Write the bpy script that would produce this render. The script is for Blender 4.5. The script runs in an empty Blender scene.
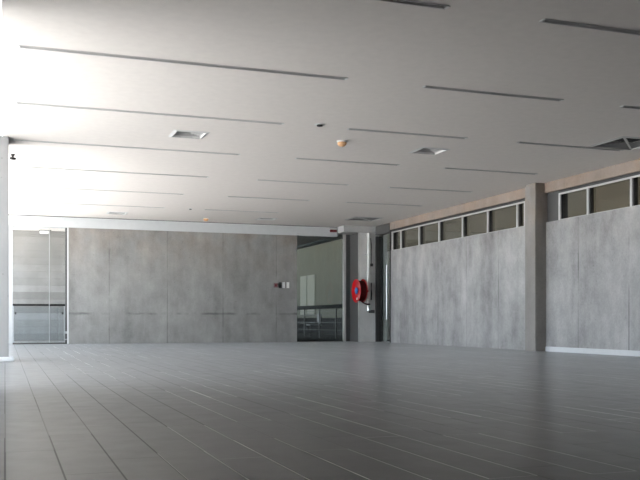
import bpy, bmesh, math, random
from mathutils import Vector, Matrix
random.seed(7)
S = bpy.context.scene
COL = S.collection

# ------------------------------------------------------------------ camera, sky, sun, exposure
H = 3.34                                   # ceiling height
CAM_Z = 0.60
YAW = math.atan(315 / 880)
cam_d = bpy.data.cameras.new('camera')
cam_d.sensor_width = 36.0
cam_d.lens = 880 / 640 * 36.0
cam_d.shift_y = 81 / 640
cam_d.clip_start = 0.05
cam = bpy.data.objects.new('camera', cam_d)
cam.location = (0, 0, CAM_Z)
cam.rotation_euler = (math.pi / 2, 0, -YAW)
COL.objects.link(cam)
S.camera = cam

W = bpy.data.worlds.new('sky')
S.world = W
W.use_nodes = True
wn, wl = W.node_tree.nodes, W.node_tree.links
wn.clear()
bg = wn.new('ShaderNodeBackground')
bg.inputs[0].default_value = (0.77, 0.88, 0.99, 1)
bg.inputs[1].default_value = 1.6
wo = wn.new('ShaderNodeOutputWorld')
wl.new(bg.outputs[0], wo.inputs[0])

sun_d = bpy.data.lights.new('sun', 'SUN')
sun_d.energy = 12.5
sun_d.angle = math.radians(1.0)
sun_d.color = (1.0, 0.98, 0.95)
sun = bpy.data.objects.new('sun', sun_d)
sun_dir = Vector((-0.40, 0.12, -0.91))      # the way the light travels
sun.rotation_euler = sun_dir.to_track_quat('-Z', 'Y').to_euler()
sun.location = (10, 5, 20)
COL.objects.link(sun)

S.view_settings.view_transform = 'Standard'
S.view_settings.look = 'None'
S.view_settings.gamma = 1.0
S.view_settings.use_curve_mapping = False
S.view_settings.exposure = 2.02

# ------------------------------------------------------------------ materials
def lin(v):
    return v / 12.92 if v <= 0.04045 else ((v + 0.055) / 1.055) ** 2.4

def rgb(r, g, b):
    return (lin(r / 255), lin(g / 255), lin(b / 255), 1)

def simple(name, col, rough=0.5, metal=0.0, spec=0.5):
    m = bpy.data.materials.new(name)
    m.use_nodes = True
    b = m.node_tree.nodes['Principled BSDF']
    n, l = m.node_tree.nodes, m.node_tree.links
    nz = n.new('ShaderNodeTexNoise')
    nz.inputs['Scale'].default_value = 9
    geo = n.new('ShaderNodeNewGeometry')
    l.new(geo.outputs['Position'], nz.inputs['Vector'])
    mx = n.new('ShaderNodeMix'); mx.data_type = 'RGBA'
    l.new(nz.outputs['Fac'], mx.inputs[0])
    mx.inputs[6].default_value = tuple(c * 0.95 for c in col[:3]) + (1,)
    mx.inputs[7].default_value = tuple(min(1, c * 1.05) for c in col[:3]) + (1,)
    l.new(mx.outputs[2], b.inputs['Base Color'])
    b.inputs['Roughness'].default_value = rough
    b.inputs['Metallic'].default_value = metal
    b.inputs['Specular IOR Level'].default_value = spec
    return m

class NT:
    """small node-building helper"""
    def __init__(s, name):
        s.m = bpy.data.materials.new(name); s.m.use_nodes = True
        s.n, s.l = s.m.node_tree.nodes, s.m.node_tree.links
        s.b = s.n['Principled BSDF']
        g = s.n.new('ShaderNodeNewGeometry'); s.pos = g.outputs['Position']
        sp = s.n.new('ShaderNodeSeparateXYZ'); s.l.new(s.pos, sp.inputs[0])
        s.x, s.y, s.z = sp.outputs
    def _in(s, sock, v):
        if hasattr(v, 'is_output'): s.l.new(v, sock)
        else: sock.default_value = v
    def math(s, op, a, b=0.0, c=0.0, clamp=False):
        k = s.n.new('ShaderNodeMath'); k.operation = op; k.use_clamp = clamp
        for i, v in enumerate((a, b, c)): s._in(k.inputs[i], v)
        return k.outputs[0]
    def noise(s, scale, detail=3.0, vec=None, mul=None, rough=0.55):
        k = s.n.new('ShaderNodeTexNoise')
        k.inputs['Scale'].default_value = scale; k.inputs['Detail'].default_value = detail
        k.inputs['Roughness'].default_value = rough
        v = vec or s.pos
        if mul:
            q = s.n.new('ShaderNodeVectorMath'); q.operation = 'MULTIPLY'
            s.l.new(v, q.inputs[0]); q.inputs[1].default_value = mul; v = q.outputs[0]
        s.l.new(v, k.inputs['Vector'])
        return k.outputs['Fac']
    def remap(s, v, a, b, c=0.0, d=1.0):
        k = s.n.new('ShaderNodeMapRange')
        s._in(k.inputs[0], v)
        for i, q in enumerate((a, b, c, d)): k.inputs[i + 1].default_value = q
        return k.outputs[0]
    def mix(s, f, a, b, mode='MIX'):
        k = s.n.new('ShaderNodeMix'); k.data_type = 'RGBA'; k.blend_type = mode
        s._in(k.inputs[0], f); s._in(k.inputs[6], a); s._in(k.inputs[7], b)
        return k.outputs[2]
    def comb(s, x, y, z):
        k = s.n.new('ShaderNodeCombineXYZ')
        for i, v in enumerate((x, y, z)): s._in(k.inputs[i], v)
        return k.outputs[0]
    def bump(s, h, strength, dist=0.01):
        k = s.n.new('ShaderNodeBump')
        k.inputs['Strength'].default_value = strength; k.inputs['Distance'].default_value = dist
        s.l.new(h, k.inputs['Height']); s.l.new(k.outputs[0], s.b.inputs['Normal'])

def concrete(name, base, along='y', panel=1.4, phase=0.0, joint_z=None, brown=0.35, boards=False, contrast=1.0, seam=0.45):
    t = NT(name)
    big = t.noise(0.9, 4, mul=(1, 1, 0.7))
    mid = t.noise(3.2, 6, mul=(1, 1, 0.7), rough=0.65)
    streak = t.noise(2.6, 4, mul=(1, 1, 0.10))
    fine = t.noise(30, 3)
    v = t.math('ADD', t.math('MULTIPLY', big, 0.30), t.math('MULTIPLY', mid, 0.32))
    v = t.math('ADD', v, t.math('MULTIPLY', streak, 0.25))
    v = t.math('ADD', v, t.math('MULTIPLY', fine, 0.13))
    k = 0.26 * contrast
    f = t.remap(v, 0.34, 0.66, 1 - k, 1 + k)
    c = t.mix(1.0, base, t.comb(f, f, f), 'MULTIPLY')
    # brownish tint, in patches, strongest toward the top
    st = t.math('MULTIPLY', t.remap(t.z, 1.6, 3.1), t.remap(t.noise(1.6, 4), 0.35, 0.6))
    c = t.mix(t.math('MULTIPLY', st, brown), c, t.mix(1.0, c, (1.12, 0.88, 0.70, 1), 'MULTIPLY'))
    # formwork panel joints
    u = t.y if along == 'y' else t.x
    fr = t.math('FRACT', t.math('DIVIDE', t.math('ADD', u, phase), panel))
    d = t.math('ABSOLUTE', t.math('SUBTRACT', fr, 0.5))
    ln = t.remap(d, 0.5 - 0.022 / panel, 0.5 - 0.006 / panel)
    ln = t.math('MULTIPLY', ln, t.remap(t.noise(1.1, 3, mul=(1, 1, 1.3)), 0.38, 0.62))
    c = t.mix(t.math('MULTIPLY', ln, seam), c, rgb(70, 70, 68))
    if joint_z is not None:
        wob = t.math('MULTIPLY', t.math('SUBTRACT', t.noise(2.5, 3), 0.5), 0.10)
        dz = t.math('ABSOLUTE', t.math('SUBTRACT', t.math('ADD', t.z, wob), joint_z))
        lz = t.math('MULTIPLY', t.remap(dz, 0.045, 0.008), t.remap(t.noise(1.7, 4, mul=(1, 1, .2)), 0.45, 0.6))
        c = t.mix(t.math('MULTIPLY', lz, 0.55), c, rgb(66, 67, 68))
    if boards:
        fz = t.math('FRACT', t.math('DIVIDE', t.z, 0.21))
        row = t.math('FLOOR', t.math('DIVIDE', t.z, 0.21))
        rn = t.noise(3.1, 0, vec=t.comb(row, 0.5, 0.5))
        c = t.mix(t.remap(rn, 0.3, 0.7, 0, 0.6), c, rgb(95, 93, 90))
        c = t.mix(t.math('MULTIPLY', t.remap(fz, 0.06, 0.0), 0.5), c, rgb(75, 75, 74))
    # little air holes
    vo = t.n.new('ShaderNodeTexVoronoi'); vo.inputs['Scale'].default_value = 7
    t.l.new(t.pos, vo.inputs['Vector'])
    c = t.mix(t.remap(vo.outputs['Distance'], 0.09, 0.05, 0, 0.35), c, rgb(60, 60, 60))
    t.l.new(c, t.b.inputs['Base Color'])
    t.b.inputs['Roughness'].default_value = 0.75
    t.b.inputs['Specular IOR Level'].default_value = 0.35
    t.bump(v, 0.25, 0.01)
    return t.m

def tiles(name):
    t = NT(name)
    ROW, LEN = 0.2165, 1.25
    row = t.math('FLOOR', t.math('DIVIDE', t.x, ROW))
    rx = t.math('MULTIPLY', t.math('FRACT', t.math('DIVIDE', t.x, ROW)), ROW)
    dx = t.math('MINIMUM', rx, t.math('SUBTRACT', ROW, rx))
    wn_ = t.n.new('ShaderNodeTexWhiteNoise'); wn_.noise_dimensions = '1D'
    t.l.new(row, wn_.inputs['W'])
    yy = t.math('ADD', t.y, t.math('MULTIPLY', wn_.outputs['Value'], LEN))
    ci = t.math('FLOOR', t.math('DIVIDE', yy, LEN))
    ry = t.math('MULTIPLY', t.math('FRACT', t.math('DIVIDE', yy, LEN)), LEN)
    dy = t.math('MINIMUM', ry, t.math('SUBTRACT', LEN, ry))
    w2 = t.n.new('ShaderNodeTexWhiteNoise'); w2.noise_dimensions = '2D'
    t.l.new(t.comb(row, ci, 0), w2.inputs['Vector'])
    cell = w2.outputs['Value']
    w3 = t.n.new('ShaderNodeTexWhiteNoise'); w3.noise_dimensions = '2D'
    t.l.new(t.comb(row, t.math('ADD', ci, 31.7), 0), w3.inputs['Vector'])
    glint = t.remap(w3.outputs['Value'], 0.5, 0.85)
    glint = t.math('MULTIPLY', glint, t.remap(t.x, 0.5, 1.0, 0.15, 1.0))    # glints on some joints painted pale, fading toward the left
    jx = t.remap(dx, 0.0044, 0.0026)
    jy = t.remap(dy, 0.0035, 0.0018)
    joint = t.math('MAXIMUM', jx, t.math('MULTIPLY', jy, 0.6))
    f = t.remap(cell, 0, 1, 0.90, 1.10)
    cloud = t.remap(t.noise(2.2, 5, mul=(1, 0.5, 1)), 0.3, 0.7, 0.86, 1.14)
    grain = t.remap(t.noise(26, 4, mul=(1, 0.25, 1)), 0.3, 0.7, 0.93, 1.07)
    f = t.math('MULTIPLY', t.math('MULTIPLY', f, cloud), grain)
    c = t.mix(1.0, FLOOR_COL, t.comb(f, f, f), 'MULTIPLY')
    jc = t.mix(glint, rgb(72, 70, 70), rgb(255, 254, 252))
    c = t.mix(joint, c, jc)
    t.l.new(c, t.b.inputs['Base Color'])
    r = t.remap(t.noise(5, 4), 0.3, 0.7, 0.32, 0.38)
    r = t.math('ADD', r, t.math('MULTIPLY', joint, 0.4))
    t.l.new(r, t.b.inputs['Roughness'])
    t.b.inputs['Specular IOR Level'].default_value = 0.2
    t.b.inputs['Coat Weight'].default_value = 0.7
    # sheen that raises the floor tone at low angles
    t.b.inputs['Sheen Weight'].default_value = 0.12
    t.b.inputs['Sheen Roughness'].default_value = 0.5
    t.b.inputs['Coat IOR'].default_value = 1.06
    t.b.inputs['Coat Roughness'].default_value = 0.22
    
    return t.m

def glass(name, tint=(0.96, 0.965, 0.965, 1), refl=1.0):
    m = bpy.data.materials.new(name); m.use_nodes = True
    n, l = m.node_tree.nodes, m.node_tree.links
    n.clear()
    tr = n.new('ShaderNodeBsdfTransparent'); tr.inputs[0].default_value = tint
    gl = n.new('ShaderNodeBsdfGlossy'); gl.inputs['Roughness'].default_value = 0.02
    gl.inputs[0].default_value = (0.9, 0.93, 0.93, 1)
    # Schlick reflectance from the angle of view, the same on both faces of the pane
    geo = n.new('ShaderNodeNewGeometry')
    dt = n.new('ShaderNodeVectorMath'); dt.operation = 'DOT_PRODUCT'
    l.new(geo.outputs['Normal'], dt.inputs[0]); l.new(geo.outputs['Incoming'], dt.inputs[1])
    ab = n.new('ShaderNodeMath'); ab.operation = 'ABSOLUTE'; l.new(dt.outputs['Value'], ab.inputs[0])
    om = n.new('ShaderNodeMath'); om.operation = 'SUBTRACT'; om.inputs[0].default_value = 1; l.new(ab.outputs[0], om.inputs[1])
    pw = n.new('ShaderNodeMath'); pw.operation = 'POWER'; l.new(om.outputs[0], pw.inputs[0]); pw.inputs[1].default_value = 5
    fr = n.new('ShaderNodeMath'); fr.operation = 'MULTIPLY_ADD'; l.new(pw.outputs[0], fr.inputs[0])
    fr.inputs[1].default_value = 0.96; fr.inputs[2].default_value = 0.04
    mu = n.new('ShaderNodeMath'); mu.operation = 'MULTIPLY'; mu.inputs[1].default_value = refl
    mx = n.new('ShaderNodeMixShader'); out = n.new('ShaderNodeOutputMaterial')
    l.new(fr.outputs[0], mu.inputs[0]); l.new(mu.outputs[0], mx.inputs[0])
    l.new(tr.outputs[0], mx.inputs[1]); l.new(gl.outputs[0], mx.inputs[2])
    l.new(mx.outputs[0], out.inputs[0])
    return m

FLOOR_COL = rgb(72, 70, 70)
M_floor = tiles('grey_plank_tiles')
M_ceil = simple('white_plaster', rgb(234, 228, 223), 0.9, spec=0.2)
M_fascia = simple('grey_white_fascia_paint', rgb(196, 198, 199), 0.8, spec=0.3)
M_post = simple('grey_white_post_paint', rgb(176, 177, 178), 0.7, spec=0.3)
M_bulk = simple('bulkhead_paint', rgb(186, 185, 184), 0.9, spec=0.2)
M_conc_r = concrete('concrete_right', rgb(160, 159, 158), 'y', 1.42, 0.3, brown=0.2, contrast=1.9, seam=0.6)
M_conc_b = concrete('concrete_back', rgb(143, 142, 140), 'x', 1.55, 0.48, joint_z=0.80, brown=0.4, contrast=1.5)
M_conc_p = concrete('concrete_pillar', rgb(143, 139, 135), 'y', 5.3, 1.3, brown=0.5)
M_conc_l = concrete('concrete_pale', rgb(205, 204, 202), 'x', 5.3, 1.0, brown=0.1, contrast=0.8)
M_conc_beam = concrete('concrete_beam', rgb(152, 140, 131), 'y', 3.9, 1.3, brown=0.35)
M_conc_far = concrete('concrete_board_marked', rgb(152, 151, 149), 'x', 2.3, 0.1, brown=0.15, boards=True)
M_conc_col = concrete('concrete_column', rgb(150, 150, 150), 'x', 5.3, 1.3, brown=0.05, contrast=0.3)
M_well = concrete('render_green_grey', rgb(84, 85, 77), 'y', 2.7, 0.2, brown=0.2, contrast=0.5)
M_terrace = concrete('terrace_concrete', rgb(205, 202, 198), 'x', 2.0, 0.0, brown=0.1, contrast=0.5)
M_alu = simple('pale_aluminium', rgb(190, 188, 186), 0.45, spec=0.4)
M_dark = simple('dark_metal_and_shade', rgb(52, 50, 49), 0.45)
M_black = simple('black_plastic', rgb(22, 22, 23), 0.4)
M_blackrail = simple('black_handrail', rgb(18, 18, 19), 0.7, spec=0.2)
M_steel = simple('brushed_steel', rgb(196, 198, 200), 0.3, 0.85)
M_slot = simple('slot_grey_metal', rgb(205, 203, 201), 0.6)
M_slotrim = simple('slot_rim_white', rgb(205, 203, 201), 0.6)
M_white = simple('white_plastic', rgb(234, 234, 232), 0.4)
M_vane = simple('diffuser_white_metal', rgb(222, 221, 219), 0.5)
M_louvre = simple('diffuser_louvre_metal', rgb(170, 169, 168), 0.5)
M_grille = simple('grille_grey_metal', rgb(128, 127, 126), 0.6)
M_plenum = simple('plenum_dark', rgb(40, 40, 40), 0.9)
M_orange = simple('orange_plastic', rgb(226, 178, 134), 0.45)
M_red = simple('red_paint', rgb(186, 12, 20), 0.4, spec=0.3)
M_hose = simple('dark_red_hose', rgb(72, 10, 14), 0.6, spec=0.2)
M_blue = simple('blue_hub_label', rgb(48, 112, 178), 0.45)
M_maroon = simple('maroon_plastic', rgb(104, 34, 38), 0.5)
M_dullred = simple('dull_red_plastic', rgb(128, 100, 104), 0.5)
M_kerb = simple('white_kerb', rgb(214, 216, 218), 0.7)
M_pipe = simple('white_pipe_paint', rgb(226, 226, 222), 0.4)
M_dado = simple('dark_louvre_panel', rgb(27, 28, 29), 0.6, spec=0.2)
M_pale = simple('pale_shutter', rgb(122, 123, 115), 0.6)
M_seat = simple('grey_seat_fabric', rgb(120, 122, 124), 0.8)
M_header = simple('dark_header_and_column_shade', rgb(86, 85, 84), 0.8)
M_corridor_dark = simple('dark_corridor_floor', rgb(30, 31, 32), 0.95, spec=0.1)
M_glass = glass('clear_glass')
M_glass_blue = glass('bluish_glass', (0.93, 0.96, 0.98, 1))
M_glass_bronze = glass('bronze_glass', (0.93, 0.90, 0.86, 1), 1.0)
M_glass_grey = glass('grey_glass', (0.86, 0.88, 0.86, 1), 0.22)

# ------------------------------------------------------------------ helpers
def bm_box(bm, x0, x1, y0, y1, z0, z1):
    vs = [bm.verts.new((x, y, z)) for x in (x0, x1) for y in (y0, y1) for z in (z0, z1)]
    for f in ((0, 1, 3, 2), (4, 6, 7, 5), (0, 4, 5, 1), (2, 3, 7, 6), (0, 2, 6, 4), (1, 5, 7, 3)):
        bm.faces.new([vs[i] for i in f])

def bm_quad(bm, *pts):
    bm.faces.new([bm.verts.new(p) for p in pts])

def bm_lathe(bm, prof, seg=32, mat=None):
    """prof: (r, z) list revolved about local Z"""
    rings = []
    for r, z in prof:
        if r < 1e-6:
            rings.append([bm.verts.new((0, 0, z))])
        else:
            rings.append([bm.verts.new((r * math.cos(2 * math.pi * i / seg), r * math.sin(2 * math.pi * i / seg), z)) for i in range(seg)])
    for a, b in zip(rings, rings[1:]):
        for i in range(seg):
            j = (i + 1) % seg
            if len(a) == 1 and len(b) == 1: continue
            if len(a) == 1: bm.faces.new((a[0], b[i], b[j]))
            elif len(b) == 1: bm.faces.new((a[i], a[j], b[0]))
            else: bm.faces.new((a[i], a[j], b[j], b[i]))
    if mat is not None:
        vs = [v for r in rings for v in r]
        bmesh.ops.transform(bm, matrix=mat, verts=vs)

def bm_tube(bm, pts, r, seg=10):
    pts = [Vector(p) for p in pts]
    rings = []
    for i, p in enumerate(pts):
        d = (pts[min(i + 1, len(pts) - 1)] - pts[max(i - 1, 0)]).normalized()
        q = d.to_track_quat('Z', 'Y').to_matrix()
        rings.append([bm.verts.new(p + q @ Vector((r * math.cos(2 * math.pi * k / seg), r * math.sin(2 * math.pi * k / seg), 0))) for k in range(seg)])
    for a, b in zip(rings, rings[1:]):
        for k in range(seg):
            j = (k + 1) % seg
            bm.faces.new((a[k], a[j], b[j], b[k]))
    bm.faces.new(list(reversed(rings[0]))); bm.faces.new(rings[-1])

def bm_torus(bm, R, r, centre, axis='x', seg=36, sub=10):
    vs = []
    for i in range(seg):
        a = 2 * math.pi * i / seg
        ring = []
        for k in range(sub):
            b = 2 * math.pi * k / sub
            rr = R + r * math.cos(b)
            ring.append(bm.verts.new((centre[0] + r * math.sin(b), centre[1] + rr * math.cos(a), centre[2] + rr * math.sin(a))))
        vs.append(ring)
    for i in range(seg):
        for k in range(sub):
            bm.faces.new((vs[i][k], vs[(i + 1) % seg][k], vs[(i + 1) % seg][(k + 1) % sub], vs[i][(k + 1) % sub]))

def obj(name, bm, mat, parent=None, bevel=0.0, smooth=False):
    bmesh.ops.recalc_face_normals(bm, faces=bm.faces[:])
    me = bpy.data.meshes.new(name)
    if bevel:
        bmesh.ops.bevel(bm, geom=[e for e in bm.edges if e.calc_face_angle(0) > 0.6], offset=bevel, segments=2, affect='EDGES')
    bm.to_mesh(me); bm.free()
    if smooth:
        for p in me.polygons: p.use_smooth = True
        try: me.set_sharp_from_angle(angle=0.7)
        except Exception: pass
    me.materials.append(mat)
    o = bpy.data.objects.new(name, me)
    COL.objects.link(o)
    if parent: o.parent = parent
    return o

def box(name, mat, x0, x1, y0, y1, z0, z1, parent=None, bevel=0.0):
    bm = bmesh.new(); bm_box(bm, x0, x1, y0, y1, z0, z1)
    return obj(name, bm, mat, parent, bevel)

def struct(o, label=None, cat=None):
    o['kind'] = 'structure'
    o['label'] = label or o.name.replace('_', ' ')
    if cat: o['category'] = cat
    return o

def empty(name, loc, label, cat, group=None, structure=False):
    o = bpy.data.objects.new(name, None)
    o.location = loc; o.empty_display_size = 0.1
    COL.objects.link(o)
    o['label'] = label; o['category'] = cat
    if group: o['group'] = group
    if structure: o['kind'] = 'structure'
    return o

def tag(o, label, cat, group=None):
    o['label'] = label; o['category'] = cat
    if group: o['group'] = group
    return o

def copy_tree(o, parent=None):
    c = o.copy(); COL.objects.link(c)
    if parent: c.parent = parent
    for ch in list(o.children): copy_tree(ch, c)
    return c

# ------------------------------------------------------------------ the grid of things set into the ceiling
ROWS = [6.86 + 2.407 * k for k in range(7)]           # 6.86 ... 21.30
COLS = [(0.14, 3.62), (4.62, 6.49), (7.42, 9.31)]
SLOT_W = 0.062
slots = [(ci, ri) for ci in range(3) for ri in range(7) if not (ci == 2 and ri in (0, 6))]
slots_extra = []
DIFF = [(2.54, 12.81), (6.43, 12.75), (2.68, 22.74), (6.60, 22.70)]
DIFF_S = 0.52
GRIL = [(9.03, 11.17), (9.06, 21.82)]
GRIL_S = 0.84
holes = []
for ci, ri in slots:
    holes.append((COLS[ci][0], COLS[ci][1], ROWS[ri] - SLOT_W / 2, ROWS[ri] + SLOT_W / 2))
for cx, cy in DIFF:
    holes.append((cx - DIFF_S / 2 + .03, cx + DIFF_S / 2 - .03, cy - DIFF_S / 2 + .03, cy + DIFF_S / 2 - .03))
for cx, cy in GRIL:
    holes.append((cx - GRIL_S / 2 + .02, cx + GRIL_S / 2 - .02, cy - GRIL_S / 2 + .02, cy + GRIL_S / 2 - .02))

# ------------------------------------------------------------------ large structure
BY = 24.0
EDGE = -0.03
bm = bmesh.new(); bm_box(bm, -0.30, 13.5, -4, 44, -0.25, 0)
struct(obj('floor', bm, M_floor), 'dark grey polished plank-tile floor', 'floor')
struct(box('floor_corridor', M_corridor_dark, 7.1, 13.46, BY + 0.3, 44, 0.0, 0.012), 'floor behind the right glazing, painted dark for the dim corridor', 'floor')  # sheet coloured dark to stand for the dim light on this floor
bm = bmesh.new(); bm_box(bm, -30, -0.30, -12, 45, -0.27, -0.02)
struct(obj('ground', bm, M_terrace), 'pale sunlit terrace outside the left side', 'terrace')

bm = bmesh.new()
xs = sorted({EDGE, 10.34} | {h[0] for h in holes} | {h[1] for h in holes})
ys = sorted({-4.0, 33.0} | {h[2] for h in holes} | {h[3] for h in holes})
vv = {}
def gv(x, y):
    if (x, y) not in vv: vv[(x, y)] = bm.verts.new((x, y, H))
    return vv[(x, y)]
for i in range(len(xs) - 1):
    for j in range(len(ys) - 1):
        mx_, my_ = (xs[i] + xs[i + 1]) / 2, (ys[j] + ys[j + 1]) / 2
        if any(h[0] < mx_ < h[1] and h[2] < my_ < h[3] for h in holes): continue
        bm.faces.new((gv(xs[i], ys[j]), gv(xs[i], ys[j + 1]), gv(xs[i + 1], ys[j + 1]), gv(xs[i + 1], ys[j])))
struct(obj('ceiling', bm, M_ceil), 'flat white plaster ceiling with thin slots', 'ceiling')
struct(box('ceiling_slab', M_conc_far, EDGE, 10.34, -4, 41, 3.62, 3.86), 'unseen slab added above the ceiling to block sun', 'slab')  # unseen; added to block sun, carried on past the ceiling for shade
struct(box('trim_eave', M_ceil, -3.4, EDGE - 0.012, -4, 13.0, H, H + 0.3), 'white soffit at the left, deepened to shade the near terrace', 'soffit')  # depth beyond the view set to keep sun off the near terrace
struct(box('trim_eave_far', M_ceil, -0.8, EDGE - 0.012, 13.0, 41, H, H + 0.3), 'white soffit at the left, kept narrow to sun the far terrace', 'soffit')  # narrowed so the sunlit ground starts closer to the hall
struct(box('trim_upper_shade', M_conc_far, 10.10, 10.34, -4, 41, 3.86, 11.0), 'unseen upper wall added to control sun in the light well', 'wall')  # out of view, added to shade the light well and bounce sun into it

# right wall, two bays either side of the pillar
WX = 10.12
SILL, HEAD = 2.56, 3.085
struct(box('wall_right', M_conc_r, WX, WX + 0.22, 15.33, 22.42, 0, SILL), 'pale concrete right wall between pillar and glass door', 'wall')
struct(box('wall_right_near', M_conc_r, WX, WX + 0.22, -4, 15.33, 0, SILL), 'pale concrete right wall on the near side of the pillar', 'wall')
struct(box('trim_beam', M_conc_beam, WX - 0.03, WX + 0.22, 14.95, 22.42, HEAD + 0.055, H), 'tan concrete beam above the far clerestory windows', 'beam')
struct(box('trim_beam_near', M_conc_beam, WX - 0.03, WX + 0.22, -4, 14.95, HEAD + 0.055, H), 'tan concrete beam above the near clerestory windows', 'beam')
struct(box('trim_pillar', M_conc_p, 9.88, WX + 0.22, 14.95, 15.33, 0, H, bevel=0.012), 'brown-grey concrete pillar standing out from the right wall', 'pillar')
# skirting of the near bay
bm = bmesh.new()
bm_box(bm, WX - 0.035, WX, -4, 14.93, 0, 0.095)
struct(obj('baseboard_right', bm, M_kerb, bevel=0.008), 'white skirting along the near right wall', 'baseboard')

# back wall
BY = 24.0
struct(box('wall_back', M_conc_b, 1.575, 7.89, BY, BY + 0.25, 0, 3.06), 'grey concrete back wall', 'wall')
struct(box('trim_wall_end', M_fascia, 1.535, 1.575, BY - 0.004, BY + 0.25, 0, 3.05), 'white edge strip at the left end of the back wall', 'trim')
bm = bmesh.new(); bm_box(bm, EDGE, 9.12, BY - 0.03, BY + 0.28, 3.055, H - 0.018)
struct(obj('trim_fascia', bm, M_fascia), 'white fascia band above the back wall', 'fascia')
struct(box('trim_fascia_shadow', M_dark, EDGE, 9.12, BY - 0.012, BY + 0.28, H - 0.018, H - 0.0005), 'dark strip standing for the shadow line over the fascia', 'gap')  # solid dark strip in place of the shade above the fascia
struct(box('trim_bulkhead', M_bulk, 9.12, WX, 23.46, BY + 0.5, 3.15, H - 0.001), 'white bulkhead over the hose reel niche', 'bulkhead')
struct(box('trim_column_lit_face', M_conc_l, 9.59, WX + 0.12, 23.50, 23.53, 0, 3.15), 'front of the hose reel column, coloured pale as its lit side', 'facing')  # brighter lighting of the column front, put into a paler colour
struct(box('trim_column', M_header, 9.60, WX + 0.12, 23.531, 24.36, 0, 3.15), 'concrete column behind the hose reel', 'column')  # darker colour carries the shade on the column side
struct(box('trim_post_left', M_post, -0.12, 0.185, BY - 0.02, BY + 0.25, 0, 3.055), 'white post at the left end of the back glazing', 'post')
# space behind the left glazing
struct(box('wall_behind_glass', M_conc_far, -0.6, 3.2, 28.0, 28.25, 0, H - 0.001), 'board-marked concrete wall behind the left glazing', 'wall')
struct(box('wall_side_passage', M_conc_far, 3.0, 3.2, BY + 0.25, 28.0, 0, H - 0.001), 'concrete side wall of the passage behind the back wall', 'wall')
# space behind the right glazing
struct(box('wall_side_corridor', M_conc_far, 6.9, 7.1, BY + 0.25, 33, 0, H - 0.001), 'concrete side wall of the far corridor', 'wall')
struct(box('trim_ceiling_edge', M_fascia, 10.05, 10.34, 24.5, 33, H - 0.06, H - 0.001), 'pale edge of the far corridor ceiling', 'trim')
struct(box('wall_light_well', M_well, 13.5, 13.7, -4, 44, 0, 12.0), 'grey-green wall across the light well', 'wall')
struct(box('wall_light_well_end', M_well, 7.0, 13.7, 44, 44.2, 0, 12.0), 'end wall of the light well', 'wall')
bm = bmesh.new()
bm_box(bm, 13.47, 13.5, 24.5, 44, 0.02, 0.74)
for k in range(9): bm_box(bm, 13.455, 13.47, 24.5, 44, 0.14 + k * 0.066, 0.17 + k * 0.066)
struct(obj('trim_dado', bm, M_dado), 'dark louvred lower panel on the far wall', 'dado')
# walls around the camera, outside the picture
struct(box('wall_front', M_conc_r, -0.3, 10.3, -4.2, -4.0, 0, H), 'concrete wall behind the camera', 'wall')
struct(box('wall_left', M_conc_col, -0.55, -0.31, -4, 8.2, 0, H - 0.001), 'unseen wall left of the camera, sized to hold back terrace light', 'wall')  # its length is set to dim the ceiling near the camera

# the left column and its kerb
struct(box('trim_column_left', M_conc_col, -0.62, 0.05, 13.86, 14.5, 0, H - 0.001, bevel=0.008), 'pale concrete column at the open left side', 'column')
o = box('kerb_block', M_kerb, -0.70, 0.13, 13.74, 13.855, 0, 0.068, bevel=0.014)
tag(o, 'low white kerb block against the foot of the left column', 'kerb')

# ------------------------------------------------------------------ windows
def clerestory(name, label, y_lo, y_hi, mulls, jamb_lo, jamb_hi):
    """strip window in the right wall between y_lo and y_hi; mulls = centres of the white mullions"""
    w = empty(name, (WX, (y_lo + y_hi) / 2, SILL), label, 'window', structure=True)
    def ch(nm, mat, x0, x1, y0, y1, z0, z1, parent=w):
        o = box(nm, mat, x0, x1, y0, y1, z0, z1)
        o.parent = parent
        o.matrix_parent_inverse = parent.matrix_world.inverted() if parent.type == 'MESH' else Matrix.Translation(-Vector(parent.location))
        return o
    bm = bmesh.new()
    bm_box(bm, WX + 0.015, WX + 0.04, y_lo, y_hi, HEAD - 0.034, HEAD)        # head rail
    bm_box(bm, WX + 0.015, WX + 0.04, y_lo, y_hi, SILL, SILL + 0.012)        # sill rail
    f = obj('window_frame', bm, M_alu)
    f.parent = w; f.matrix_parent_inverse = Matrix.Translation(-Vector(w.location))
    for y0, y1 in (jamb_lo, jamb_hi):
        ch('jamb', M_alu, WX + 0.012, WX + 0.042, y0, y1, SILL + 0.012, HEAD - 0.034)
    for y in mulls:
        m = ch('mullion', M_alu, WX + 0.012, WX + 0.040, y - 0.03, y + 0.03, SILL + 0.012, HEAD - 0.034)
        k = box('mullion_web', M_dark, WX + 0.040, WX + 0.115, y - 0.05, y + 0.03, SILL + 0.001, HEAD)
        k.parent = m
    es = [y_lo] + list(mulls) + [y_hi]
    for a, b in zip(es, es[1:]):
        ch('pane', M_glass_bronze, WX + 0.098, WX + 0.104, a + 0.03, b - 0.05, SILL + 0.001, HEAD - 0.001)
    ch('dark_reveal', M_dark, WX + 0.05, WX + 0.21, y_hi - 0.03, y_hi, SILL + 0.001, HEAD)
    ch('head_shade', M_dark, WX + 0.02, WX + 0.2, y_lo, y_hi, HEAD, HEAD + 0.0545)  # dark filler painted in for the shade between beam and frame
    return w

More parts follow.
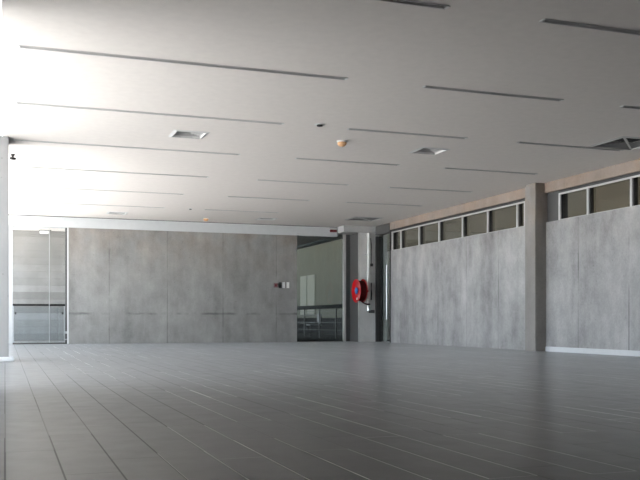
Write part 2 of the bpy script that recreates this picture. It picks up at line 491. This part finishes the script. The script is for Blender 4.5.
clerestory('window_1', 'strip of six clerestory panes in the right wall beyond the pillar', 15.34, 22.41,
           [16.02, 17.22, 18.37, 19.56, 20.68, 21.80], (15.70, 15.76), (22.33, 22.40))
clerestory('window_2', 'strip of clerestory panes in the right wall nearer than the pillar', -3.9, 14.55,
           [13.64, 12.44, 11.24, 10.04, 8.84, 7.64, 6.44, 5.24, 4.04, 2.84, 1.64, 0.44, -0.76, -1.96, -3.16], (-3.9, -3.84), (14.49, 14.55))
struct(box('trim_jamb_block_near', M_header, WX + 0.03, WX + 0.2, 14.555, 14.945, SILL, HEAD + 0.054), 'grey jamb between pillar and near windows', 'jamb')
struct(box('trim_jamb_block', M_conc_beam, WX + 0.002, WX + 0.2, 15.34, 15.70, SILL, HEAD + 0.054), 'short concrete jamb between pillar and far windows', 'jamb')

def place(o, parent):
    o.parent = parent; o.matrix_parent_inverse = Matrix.Translation(-Vector(parent.location))
    return o

# left glazed partition in line with the back wall
w = empty('window_3', (0.85, BY + 0.1, 0), 'full-height glass partition left of the concrete back wall', 'window', structure=True)
for a, b in ((0.19, 1.085), (1.10, 1.495)):
    place(box('pane', M_glass, a, b, BY + 0.10, BY + 0.112, 0.035, 3.05), w)
bm = bmesh.new()
bm_box(bm, 0.186, 1.497, BY + 0.085, BY + 0.125, 0.0, 0.03)
place(obj('bottom_rail', bm, M_dark), w)
place(box('dark_end_post', M_dark, 1.497, 1.533, BY + 0.02, BY + 0.2, 0.0, 3.05), w)
place(box('glass_joint', M_steel, 1.086, 1.099, BY + 0.099, BY + 0.113, 0.035, 3.05), w)
bm = bmesh.new(); bm_box(bm, 1.455, 1.53, BY + 0.0, BY + 0.019, 0.27, 0.33); bm_box(bm, 1.47, 1.52, BY + 0.0, BY + 0.019, 0.10, 0.13)
place(obj('glass_clamp', bm, M_steel), w)

# right glazed partition between back wall and column
w = empty('window_4', (8.6, BY + 0.2, 0), 'full-height glass partition between the back wall and the hose reel column', 'window', structure=True)
place(box('pane', M_glass_grey, 7.90, 9.385, BY + 0.20, BY + 0.212, 0.02, 3.14), w)
place(box('bottom_rail', M_dark, 7.90, 9.385, BY + 0.185, BY + 0.225, 0.0, 0.019), w)
place(box('head_rail', M_fascia, 7.90, 9.385, BY + 0.285, BY + 0.305, 3.09, 3.15), w)
place(box('jamb', M_alu, 9.39, 9.455, BY + 0.14, BY + 0.27, 0, 3.149), w)
place(box('closer_strip', M_header, 9.455, 9.588, BY + 0.18, BY + 0.3, 0, 3.149), w)
struct(box('trim_header_glass', M_fascia, 7.9, 9.12, BY + 0.29, BY + 0.31, 3.06, H - 0.001), 'pale header over the back right glazing', 'header')

# glass door at the far end of the right wall
d = empty('door_1', (WX + 0.1, 22.95, 0), 'tall glass door with steel pull at the far end of the right wall', 'door', structure=True)
place(box('dark_jamb', M_dark, WX - 0.01, WX + 0.16, 22.425, 22.475, 0, H - 0.002), d)
place(box('dark_jamb', M_dark, WX + 0.0, WX + 0.16, 23.42, 23.498, 0, 3.05), d)
place(box('header', M_header, WX - 0.02, WX + 0.18, 22.48, 23.455, 3.08, H - 0.002), d)
leaf = place(box('glass_leaf', M_glass_grey, WX + 0.07, WX + 0.082, 22.50, 23.40, 0.02, 3.05), d)
bm = bmesh.new(); bm_tube(bm, [(WX - 0.005, 22.68, 0.64), (WX - 0.005, 22.68, 2.18)], 0.022, 12)
h = place(obj('pull_handle', bm, M_steel, smooth=True), d); h['label'] = 'long vertical steel pull handle'
for z in (0.85, 1.97):
    bm = bmesh.new(); bm_tube(bm, [(WX - 0.005, 22.68, z), (WX + 0.07, 22.68, z)], 0.010, 8)
    hh = obj('handle_standoff', bm, M_steel); hh.parent = h
place(box('floor_hinge', M_steel, WX - 0.03, WX + 0.10, 22.50, 22.60, 0, 0.019), d)
struct(box('wall_lobby', M_conc_l, 11.3, 11.5, 21.0, 27.5, 0, 2.78), 'concrete wall of the lobby beyond the glass door', 'wall')
struct(box('trim_lobby_post', M_conc_b, 10.42, 10.55, 23.62, 23.9, 0, H), 'slim concrete post beyond the glass door', 'post')

# ------------------------------------------------------------------ ceiling slots
ORD = ['first', 'second', 'third', 'fourth', 'fifth', 'sixth', 'seventh']
CN = ['long left', 'short middle', 'short right']
SG = 'thin recessed slots in the white ceiling'
proto = {}
for ci, ri in slots:
    x0, x1 = COLS[ci]; L = x1 - x0; cy = ROWS[ri]
    far = max(r for c, r in slots if c == ci)
    lab = '%s thin grey ceiling slot from the back wall in the %s column of slots' % (ORD[far - ri], CN[ci])
    key = round(L, 3)
    if key not in proto:
        t = empty('ceiling_slot', ((x0 + x1) / 2, cy, H), lab, 'ceiling slot', SG)
        w2, l2 = SLOT_W / 2, L / 2
        bm = bmesh.new()
        e = 0.002
        bm_box(bm, -l2 + e, l2 - e, -w2 + e, -w2 + e + .003, 0.001, 0.028)
        bm_box(bm, -l2 + e, l2 - e, w2 - e - .003, w2 - e, 0.001, 0.028)
        bm_box(bm, -l2 + e, -l2 + e + .003, -w2 + e + .003, w2 - e - .003, 0.001, 0.028)
        bm_box(bm, l2 - e - .003, l2 - e, -w2 + e + .003, w2 - e - .003, 0.001, 0.028)
        bm_box(bm, -l2 + e, l2 - e, -w2 + e, w2 - e, 0.028, 0.032)
        obj('channel', bm, M_slot, t)
        bm = bmesh.new()
        r = 0.014
        bm_box(bm, -l2 - r, l2 + r, -w2 - r, -w2 + .001, -0.006, -0.0005)
        bm_box(bm, -l2 - r, l2 + r, w2 - .001, w2 + r, -0.006, -0.0005)
        obj('rim', bm, M_slotrim, t)
        for sx in (-1, 1):
            bm = bmesh.new()
            a, b = sorted((sx * (l2 - .001), sx * (l2 + 0.025)))
            bm_box(bm, a, b, -w2, w2, -0.006, -0.0005)
            obj('end_cap', bm, M_white, t)
        proto[key] = t
    else:
        t = copy_tree(proto[key])
        t.location = ((x0 + x1) / 2, cy, H)
        t['label'] = lab

# ------------------------------------------------------------------ square ceiling diffusers
def diffuser(c, s, label, group, frame_m, vane_m, mitre=False):
    t = empty('ceiling_diffuser', (c[0], c[1], H), label, 'air vent', group)
    h = s / 2
    bm = bmesh.new()
    fw = 0.05
    for k in range(4):                           # flat flange, slightly proud of the ceiling
        m = Matrix.Rotation(k * math.pi / 2, 4, 'Z')
        pts = [(-h, -h, -.001), (h, -h, -.001), (h - fw, -h + fw, -.014), (-h + fw, -h + fw, -.014)]
        bm_quad(bm, *[m @ Vector(p) for p in pts])
        pts = [(-h + fw, -h + fw, -.014), (h - fw, -h + fw, -.014), (h - fw, -h + fw, .11), (-h + fw, -h + fw, .11)]
        bm_quad(bm, *[m @ Vector(p) for p in pts])
    obj('frame', bm, frame_m, t)
    n = 4 if not mitre else 6
    step = (h - fw) / (n + 0.3)
    bm = bmesh.new()
    for i in range(n):                           # nested sloping vanes
        a = h - fw - i * step - .004
        b = a - step * (0.8 if not mitre else 0.75)
        if b < 0.01: b = 0.01
        z0, z1 = (.018, .06) if not mitre else (.002, .010)
        for k in range(4):
            m = Matrix.Rotation(k * math.pi / 2, 4, 'Z')
            bm_quad(bm, *[m @ Vector(p) for p in [(-a, -a, z0), (a, -a, z0), (b, -b, z1), (-b, -b, z1)]])
    obj('vanes', bm, vane_m, t)
    bm = bmesh.new()
    bm_quad(bm, (-h + fw, -h + fw, .105), (h - fw, -h + fw, .105), (h - fw, h - fw, .105), (-h + fw, h - fw, .105))
    obj('back_plate', bm, M_plenum, t)
    if mitre:
        r = h - fw
        for sgn in (1,):
            bm = bmesh.new()
            d_ = Vector((1, sgn, 0)).normalized(); nrm = Vector((-d_.y, d_.x, 0)) * 0.016
            p0, p1 = -d_ * r * 1.41, d_ * r * 1.41
            for z in (-.004,):
                bm_quad(bm, p0 - nrm + Vector((0, 0, z)), p1 - nrm + Vector((0, 0, z)), p1 + nrm + Vector((0, 0, z)), p0 + nrm + Vector((0, 0, z)))
                bm_quad(bm, p0 - nrm + Vector((0, 0, z + .02)), p1 - nrm + Vector((0, 0, z + .02)), p1 + nrm + Vector((0, 0, z + .02)), p0 + nrm + Vector((0, 0, z + .02)))
            obj('mitre_bar', bm, M_vane, t)
    return t

DG = 'small square white ceiling air vents'
diffuser(DIFF[0], DIFF_S, 'white square ceiling vent at left between second-row slots, nearest on that side', DG, M_vane, M_louvre)
diffuser(DIFF[1], DIFF_S, 'small square ceiling vent right of the larger orange smoke detector', DG, M_vane, M_louvre)
diffuser(DIFF[2], DIFF_S, 'white square ceiling vent at far left just before the back fascia', DG, M_vane, M_louvre)
diffuser(DIFF[3], DIFF_S, 'small square ceiling vent before the back fascia right of its orange detector', DG, M_vane, M_louvre)
GG = 'large grey ceiling grilles'
diffuser(GRIL[0], GRIL_S, 'large grey ceiling grille cut by the right picture edge above the near windows', GG, M_slotrim, M_grille, True)
diffuser(GRIL[1], GRIL_S, 'large grey ceiling grille above the fire hose reel', GG, M_slotrim, M_grille, True)

# ------------------------------------------------------------------ detectors
def detector(c, label, k=1.0):
    t = empty('smoke_detector', (c[0], c[1], H), label, 'smoke detector', 'orange smoke detectors')
    bm = bmesh.new(); bm_lathe(bm, [(0, -.001), (.062 * k, -.001), (.062 * k, -.012), (.050 * k, -.022), (0, -.022)], 24)
    obj('base', bm, M_white, t, smooth=True)
    bm = bmesh.new(); bm_lathe(bm, [(0, -.022), (.050 * k, -.022), (.056 * k, -.04), (.048 * k, -.062), (.028 * k, -.082), (0, -.09)], 24)
    obj('cap', bm, M_orange, t, smooth=True)
    bm = bmesh.new(); bm_lathe(bm, [(0, -.09), (.012, -.09), (.012, -.098), (0, -.1)], 12)
    obj('test_button', bm, M_white, t)
    return t
detector((4.83, 12.50), 'larger orange-capped smoke detector near the middle of the ceiling', 1.3)
detector((5.03, 23.05), 'small orange-capped smoke detector just before the back fascia', 1.3)

def sensor(c, label, r=0.05, drop=0.03):
    t = empty('ceiling_sensor', (c[0], c[1], H), label, 'sensor', 'small dark ceiling sensors')
    bm = bmesh.new(); bm_lathe(bm, [(0, -.001), (r * 1.5, -.001), (r * 1.5, -.006), (r, -.008), (0, -.008)], 24)
    obj('plate', bm, M_white, t)
    bm = bmesh.new(); bm_lathe(bm, [(0, -.008), (r * .85, -.008), (r * .8, -.008 - drop * .6), (0, -.008 - drop)], 20)
    obj('dome', bm, M_black, t, smooth=True)
    return t
sensor((4.13, 11.55), 'small black ceiling sensor left of the larger orange smoke detector')
sensor((4.26, 21.28), 'tiny dark ceiling sensor left of the far orange smoke detector', 0.035, 0.02)

t = empty('ceiling_camera', (0.12, 15.3, H), 'small dark fitting hanging from the ceiling beside the left column', 'ceiling fitting')
bm = bmesh.new(); bm_lathe(bm, [(0, -.001), (.035, -.001), (.035, -.02), (.02, -.03), (.02, -.06), (0, -.06)], 20)
obj('mount', bm, M_dark, t)
bm = bmesh.new(); bm_tube(bm, [(-.035, -.04, -.075), (.035, .03, -.07)], 0.022, 14)
obj('body', bm, M_dark, t)

t = empty('ceiling_lamp', (1.14, 27.75, H), 'flat white lamp on the ceiling behind the left glazing', 'ceiling lamp')
bm = bmesh.new(); bm_box(bm, -.17, .17, -.07, .07, -.02, -.001); obj('base', bm, M_dark, t)
bm = bmesh.new(); bm_box(bm, -.16, .10, -.06, .06, -.11, -.02); obj('diffuser', bm, M_white, t, bevel=.01)

# ------------------------------------------------------------------ wall fittings
def plate(x0, x1, label):
    t = empty('switch_plate', ((x0 + x1) / 2, BY, 1.54), label, 'light switch', 'white switch plates on the back wall')
    w = (x1 - x0) / 2
    bm = bmesh.new(); bm_box(bm, -w, w, -.012, -.0005, 0, .17); obj('plate', bm, M_white, t, bevel=.003)
    bm = bmesh.new(); bm_box(bm, -w * .45, w * .45, -.019, -.0122, .05, .12); obj('rocker', bm, M_white, t, bevel=.002)
plate(7.445, 7.525, 'left white switch plate on the back wall, beside the black box')
plate(7.575, 7.655, 'right white switch plate on the back wall, nearest the glass')
t = empty('control_box', (7.375, BY, 1.54), 'small black box on the back wall left of the switches', 'control box')
bm = bmesh.new(); bm_box(bm, -.035, .035, -.045, -.0005, 0.0, .16); obj('case', bm, M_black, t, bevel=.005)
bm = bmesh.new(); bm_box(bm, -.03, .03, -.049, -.0455, .09, .14); obj('window', bm, M_dark, t)
t = empty('call_point', (7.25, BY, 1.54), 'dull red square call point on the back wall', 'call point')
bm = bmesh.new(); bm_box(bm, -.06, .06, -.03, -.0005, .01, .14); obj('case', bm, M_dullred, t, bevel=.006)
bm = bmesh.new(); bm_box(bm, -.035, .035, -.034, -.0305, .04, .11); obj('press_plate', bm, M_maroon, t)

t = empty('alarm_sounder', (8.98, BY - 0.03, 3.18), 'small dark red alarm box on the white fascia above the glass', 'alarm')
bm = bmesh.new(); bm_box(bm, -.10, .10, -.07, -.0005, 0, .075); obj('case', bm, M_maroon, t, bevel=.008)
bm = bmesh.new(); bm_box(bm, -.10, .10, -.05, -.001, .076, .09); obj('base_plate', bm, M_white, t)

# ------------------------------------------------------------------ hose reel and its pipe
RX, RY, RZ, RR = 9.385, 23.12, 1.455, 0.335
t = empty('fire_hose_reel', (RX, RY, RZ), 'red round fire hose reel with blue hub beside the white pipe', 'hose reel')
TOX = Matrix.Rotation(-math.pi / 2, 4, 'Y')        # lathe axis z -> -x
def disc(x, name):
    bm = bmesh.new()
    bm_lathe(bm, [(0.07, -.006), (RR * .72, -.012), (RR * .80, .002), (RR * .95, .004), (RR, .016), (RR, .024), (RR * .94, .014), (RR * .8, .012), (RR * .72, -.002), (0.07, .004)], 48,
             Matrix.Translation((x, 0, 0)) @ TOX)
    return obj(name, bm, M_red, t, smooth=True)
disc(0.0, 'front_disc'); disc(0.20, 'rear_disc')
bm = bmesh.new()
for q in range(5):
    for lay in range(2):
        bm_torus(bm, RR * (0.80 - 0.13 * lay), 0.021, (0.03 + 0.036 * q, 0, 0))
obj('hose', bm, M_hose, t, smooth=True)
bm = bmesh.new(); bm_lathe(bm, [(0, .030), (.06, .030), (.085, .018), (.085, -.20), (0, -.20)], 28, TOX)
obj('drum', bm, M_red, t, smooth=True)
bm = bmesh.new(); bm_lathe(bm, [(0, .040), (.075, .038), (.098, .026), (.098, .004), (0, .004)], 28, TOX)
hb = obj('hub', bm, M_blue, t, smooth=True); hb['label'] = 'blue hub cap'
bm = bmesh.new(); bm_lathe(bm, [(0, .03), (.03, .03), (.035, .01), (0, .0)], 16, Matrix.Translation((0, -0.05, -.225)) @ TOX)
obj('white_label', bm, M_white, t)
bm = bmesh.new(); bm_tube(bm, [(0.22, 0, 0), (0.34, 0.06, 0), (0.42, 0.20, 0)], 0.026, 12)
obj('swing_arm', bm, M_red, t, smooth=True)
bm = bmesh.new(); bm_tube(bm, [(0.10, -.1, -.30), (0.16, -.1, -.34), (0.24, -.06, -.37), (0.32, -.0, -.38)], 0.018, 10)
obj('hose_end', bm, M_hose, t, smooth=True)
bm = bmesh.new(); bm_tube(bm, [(0.32, 0, -.38), (0.37, .03, -.38), (0.41, .06, -.38)], 0.026, 10)
obj('nozzle', bm, M_black, t, smooth=True)

PX, PY = 9.865, 23.40
t = empty('water_pipe', (PX, PY, 0.9), 'white vertical water pipe on the column behind the hose reel', 'pipe')
bm = bmesh.new(); bm_tube(bm, [(0, 0, .08), (0, 0, 2.22)], 0.047, 20); obj('riser', bm, M_pipe, t, smooth=True)
for z in (0.55, 1.60):
    bm = bmesh.new(); bm_box(bm, -.065, .065, -.012, .0985, z, z + .035); obj('pipe_clip', bm, M_steel, t)
t_v = bmesh.new(); bm_tube(t_v, [(-.0, -.0, .0), (0, 0, .09)], 0.062, 16); obj('elbow', t_v, M_steel, t, smooth=True)
bm = bmesh.new(); bm_box(bm, -.03, .17, -.05, .05, -.07, .02); obj('stop_valve', bm, simple('valve_grey', rgb(92, 92, 92), 0.5, 0.3), t, bevel=.01)
bm = bmesh.new(); bm_tube(bm, [(.115, .06, 1.32), (.115, .06, 1.9), (.09, .07, 2.1)], 0.009, 8); obj('cable', bm, M_black, t)
bm = bmesh.new(); bm_box(bm, .085, .15, .02, .0985, 1.28, 1.36); obj('junction_box', bm, M_black, t, bevel=.005)
bm = bmesh.new(); bm_tube(bm, [(.10, .05, .30), (.11, .05, .5), (.105, .05, .8)], 0.022, 8); obj('black_tube', bm, M_black, t, smooth=True)  # black tube drawn along the dark line beside the pipe

# ------------------------------------------------------------------ railings behind the glazing
def railing(loc, label, length, n, axis, glassm, cables, rail_z, post_m, rh=0.08):
    t = empty('railing', loc, label, 'railing')
    ax = Vector((1, 0, 0)) if axis == 'x' else Vector((0, 1, 0))
    def seg(a, b, w, z0, z1):
        bm = bmesh.new()
        p, q = ax * a, ax * b
        if axis == 'x': bm_box(bm, p.x, q.x, -w, w, z0, z1)
        else: bm_box(bm, -w, w, p.y, q.y, z0, z1)
        return bm
    obj('handrail', seg(0, length, 0.035, rail_z - rh, rail_z), M_blackrail, t, bevel=.008)
    for k in range(n + 1):
        a = k * length / n
        a = min(max(a, .02), length - .02)
        obj('post', seg(a - .018, a + .018, .018, 0.0, rail_z - rh), post_m, t)
    for k in range(n):
        a, b = k * length / n + .05, (k + 1) * length / n - .05
        if glassm:
            g = obj('glass_panel', seg(a, b, .005, .06, rail_z - .09), glassm, t)
            for q in (a, b - .05):
                c = obj('glass_clamp', seg(q, q + .05, .014, rail_z - .29, rail_z - .23), M_black, g)
    for z in cables:
        obj('cable', seg(0, length, .006, z - .006, z + .006), M_dark, t)
    return t
railing((0.20, 26.1, 0), 'glass balustrade with black handrail behind the left glazing', 1.42, 1, 'x', M_glass_blue, (), 1.08, M_steel, 0.055)
railing((10.15, 25.2, 0), 'black-topped cable railing receding behind the right glazing', 6.4, 4, 'y', None, (0.3, 0.55, 0.8, 0.93), 1.14, M_dark, 0.13)

# pale shutters and a chair far behind the right glazing
for k, (y0, y1) in enumerate(((39.45, 40.4), (38.3, 39.35))):
    t = empty('shutter', (13.46, (y0 + y1) / 2, 0.9), ['pale shutter panel seen through the right glazing, left one', 'pale shutter panel seen through the right glazing, right one'][k], 'shutter', 'pale shutters')
    bm = bmesh.new(); bm_box(bm, -.02, .039, -(y1 - y0) / 2, (y1 - y0) / 2, 0, 1.85); obj('panel', bm, M_pale, t, bevel=.01)
    for z in (.1, 1.7):
        bm = bmesh.new(); bm_box(bm, -.035, -.021, -(y1 - y0) / 2 + .1, (y1 - y0) / 2 - .1, z, z + .06); obj('rail', bm, M_pale, t)

t = empty('chair', (11.2, 32.0, 0), 'black and grey chair far behind the right glazing', 'chair')
bm = bmesh.new(); bm_box(bm, -.24, .24, -.24, .24, .42, .48); obj('seat', bm, M_seat, t, bevel=.02)
bm = bmesh.new(); bm_box(bm, .20, .25, -.23, .23, .55, .88); obj('backrest', bm, M_black, t, bevel=.02)
for sx in (-1, 1):
    for sy in (-1, 1):
        bm = bmesh.new(); bm_tube(bm, [(sx * .21, sy * .21, 0), (sx * .2, sy * .2, .42)], .014, 8); obj('leg', bm, M_black, t)
for sy in (-1, 1):
    bm = bmesh.new(); bm_tube(bm, [(.2, sy * .2, .42), (.225, sy * .2, .6)], .014, 8); obj('back_support', bm, M_black, t)
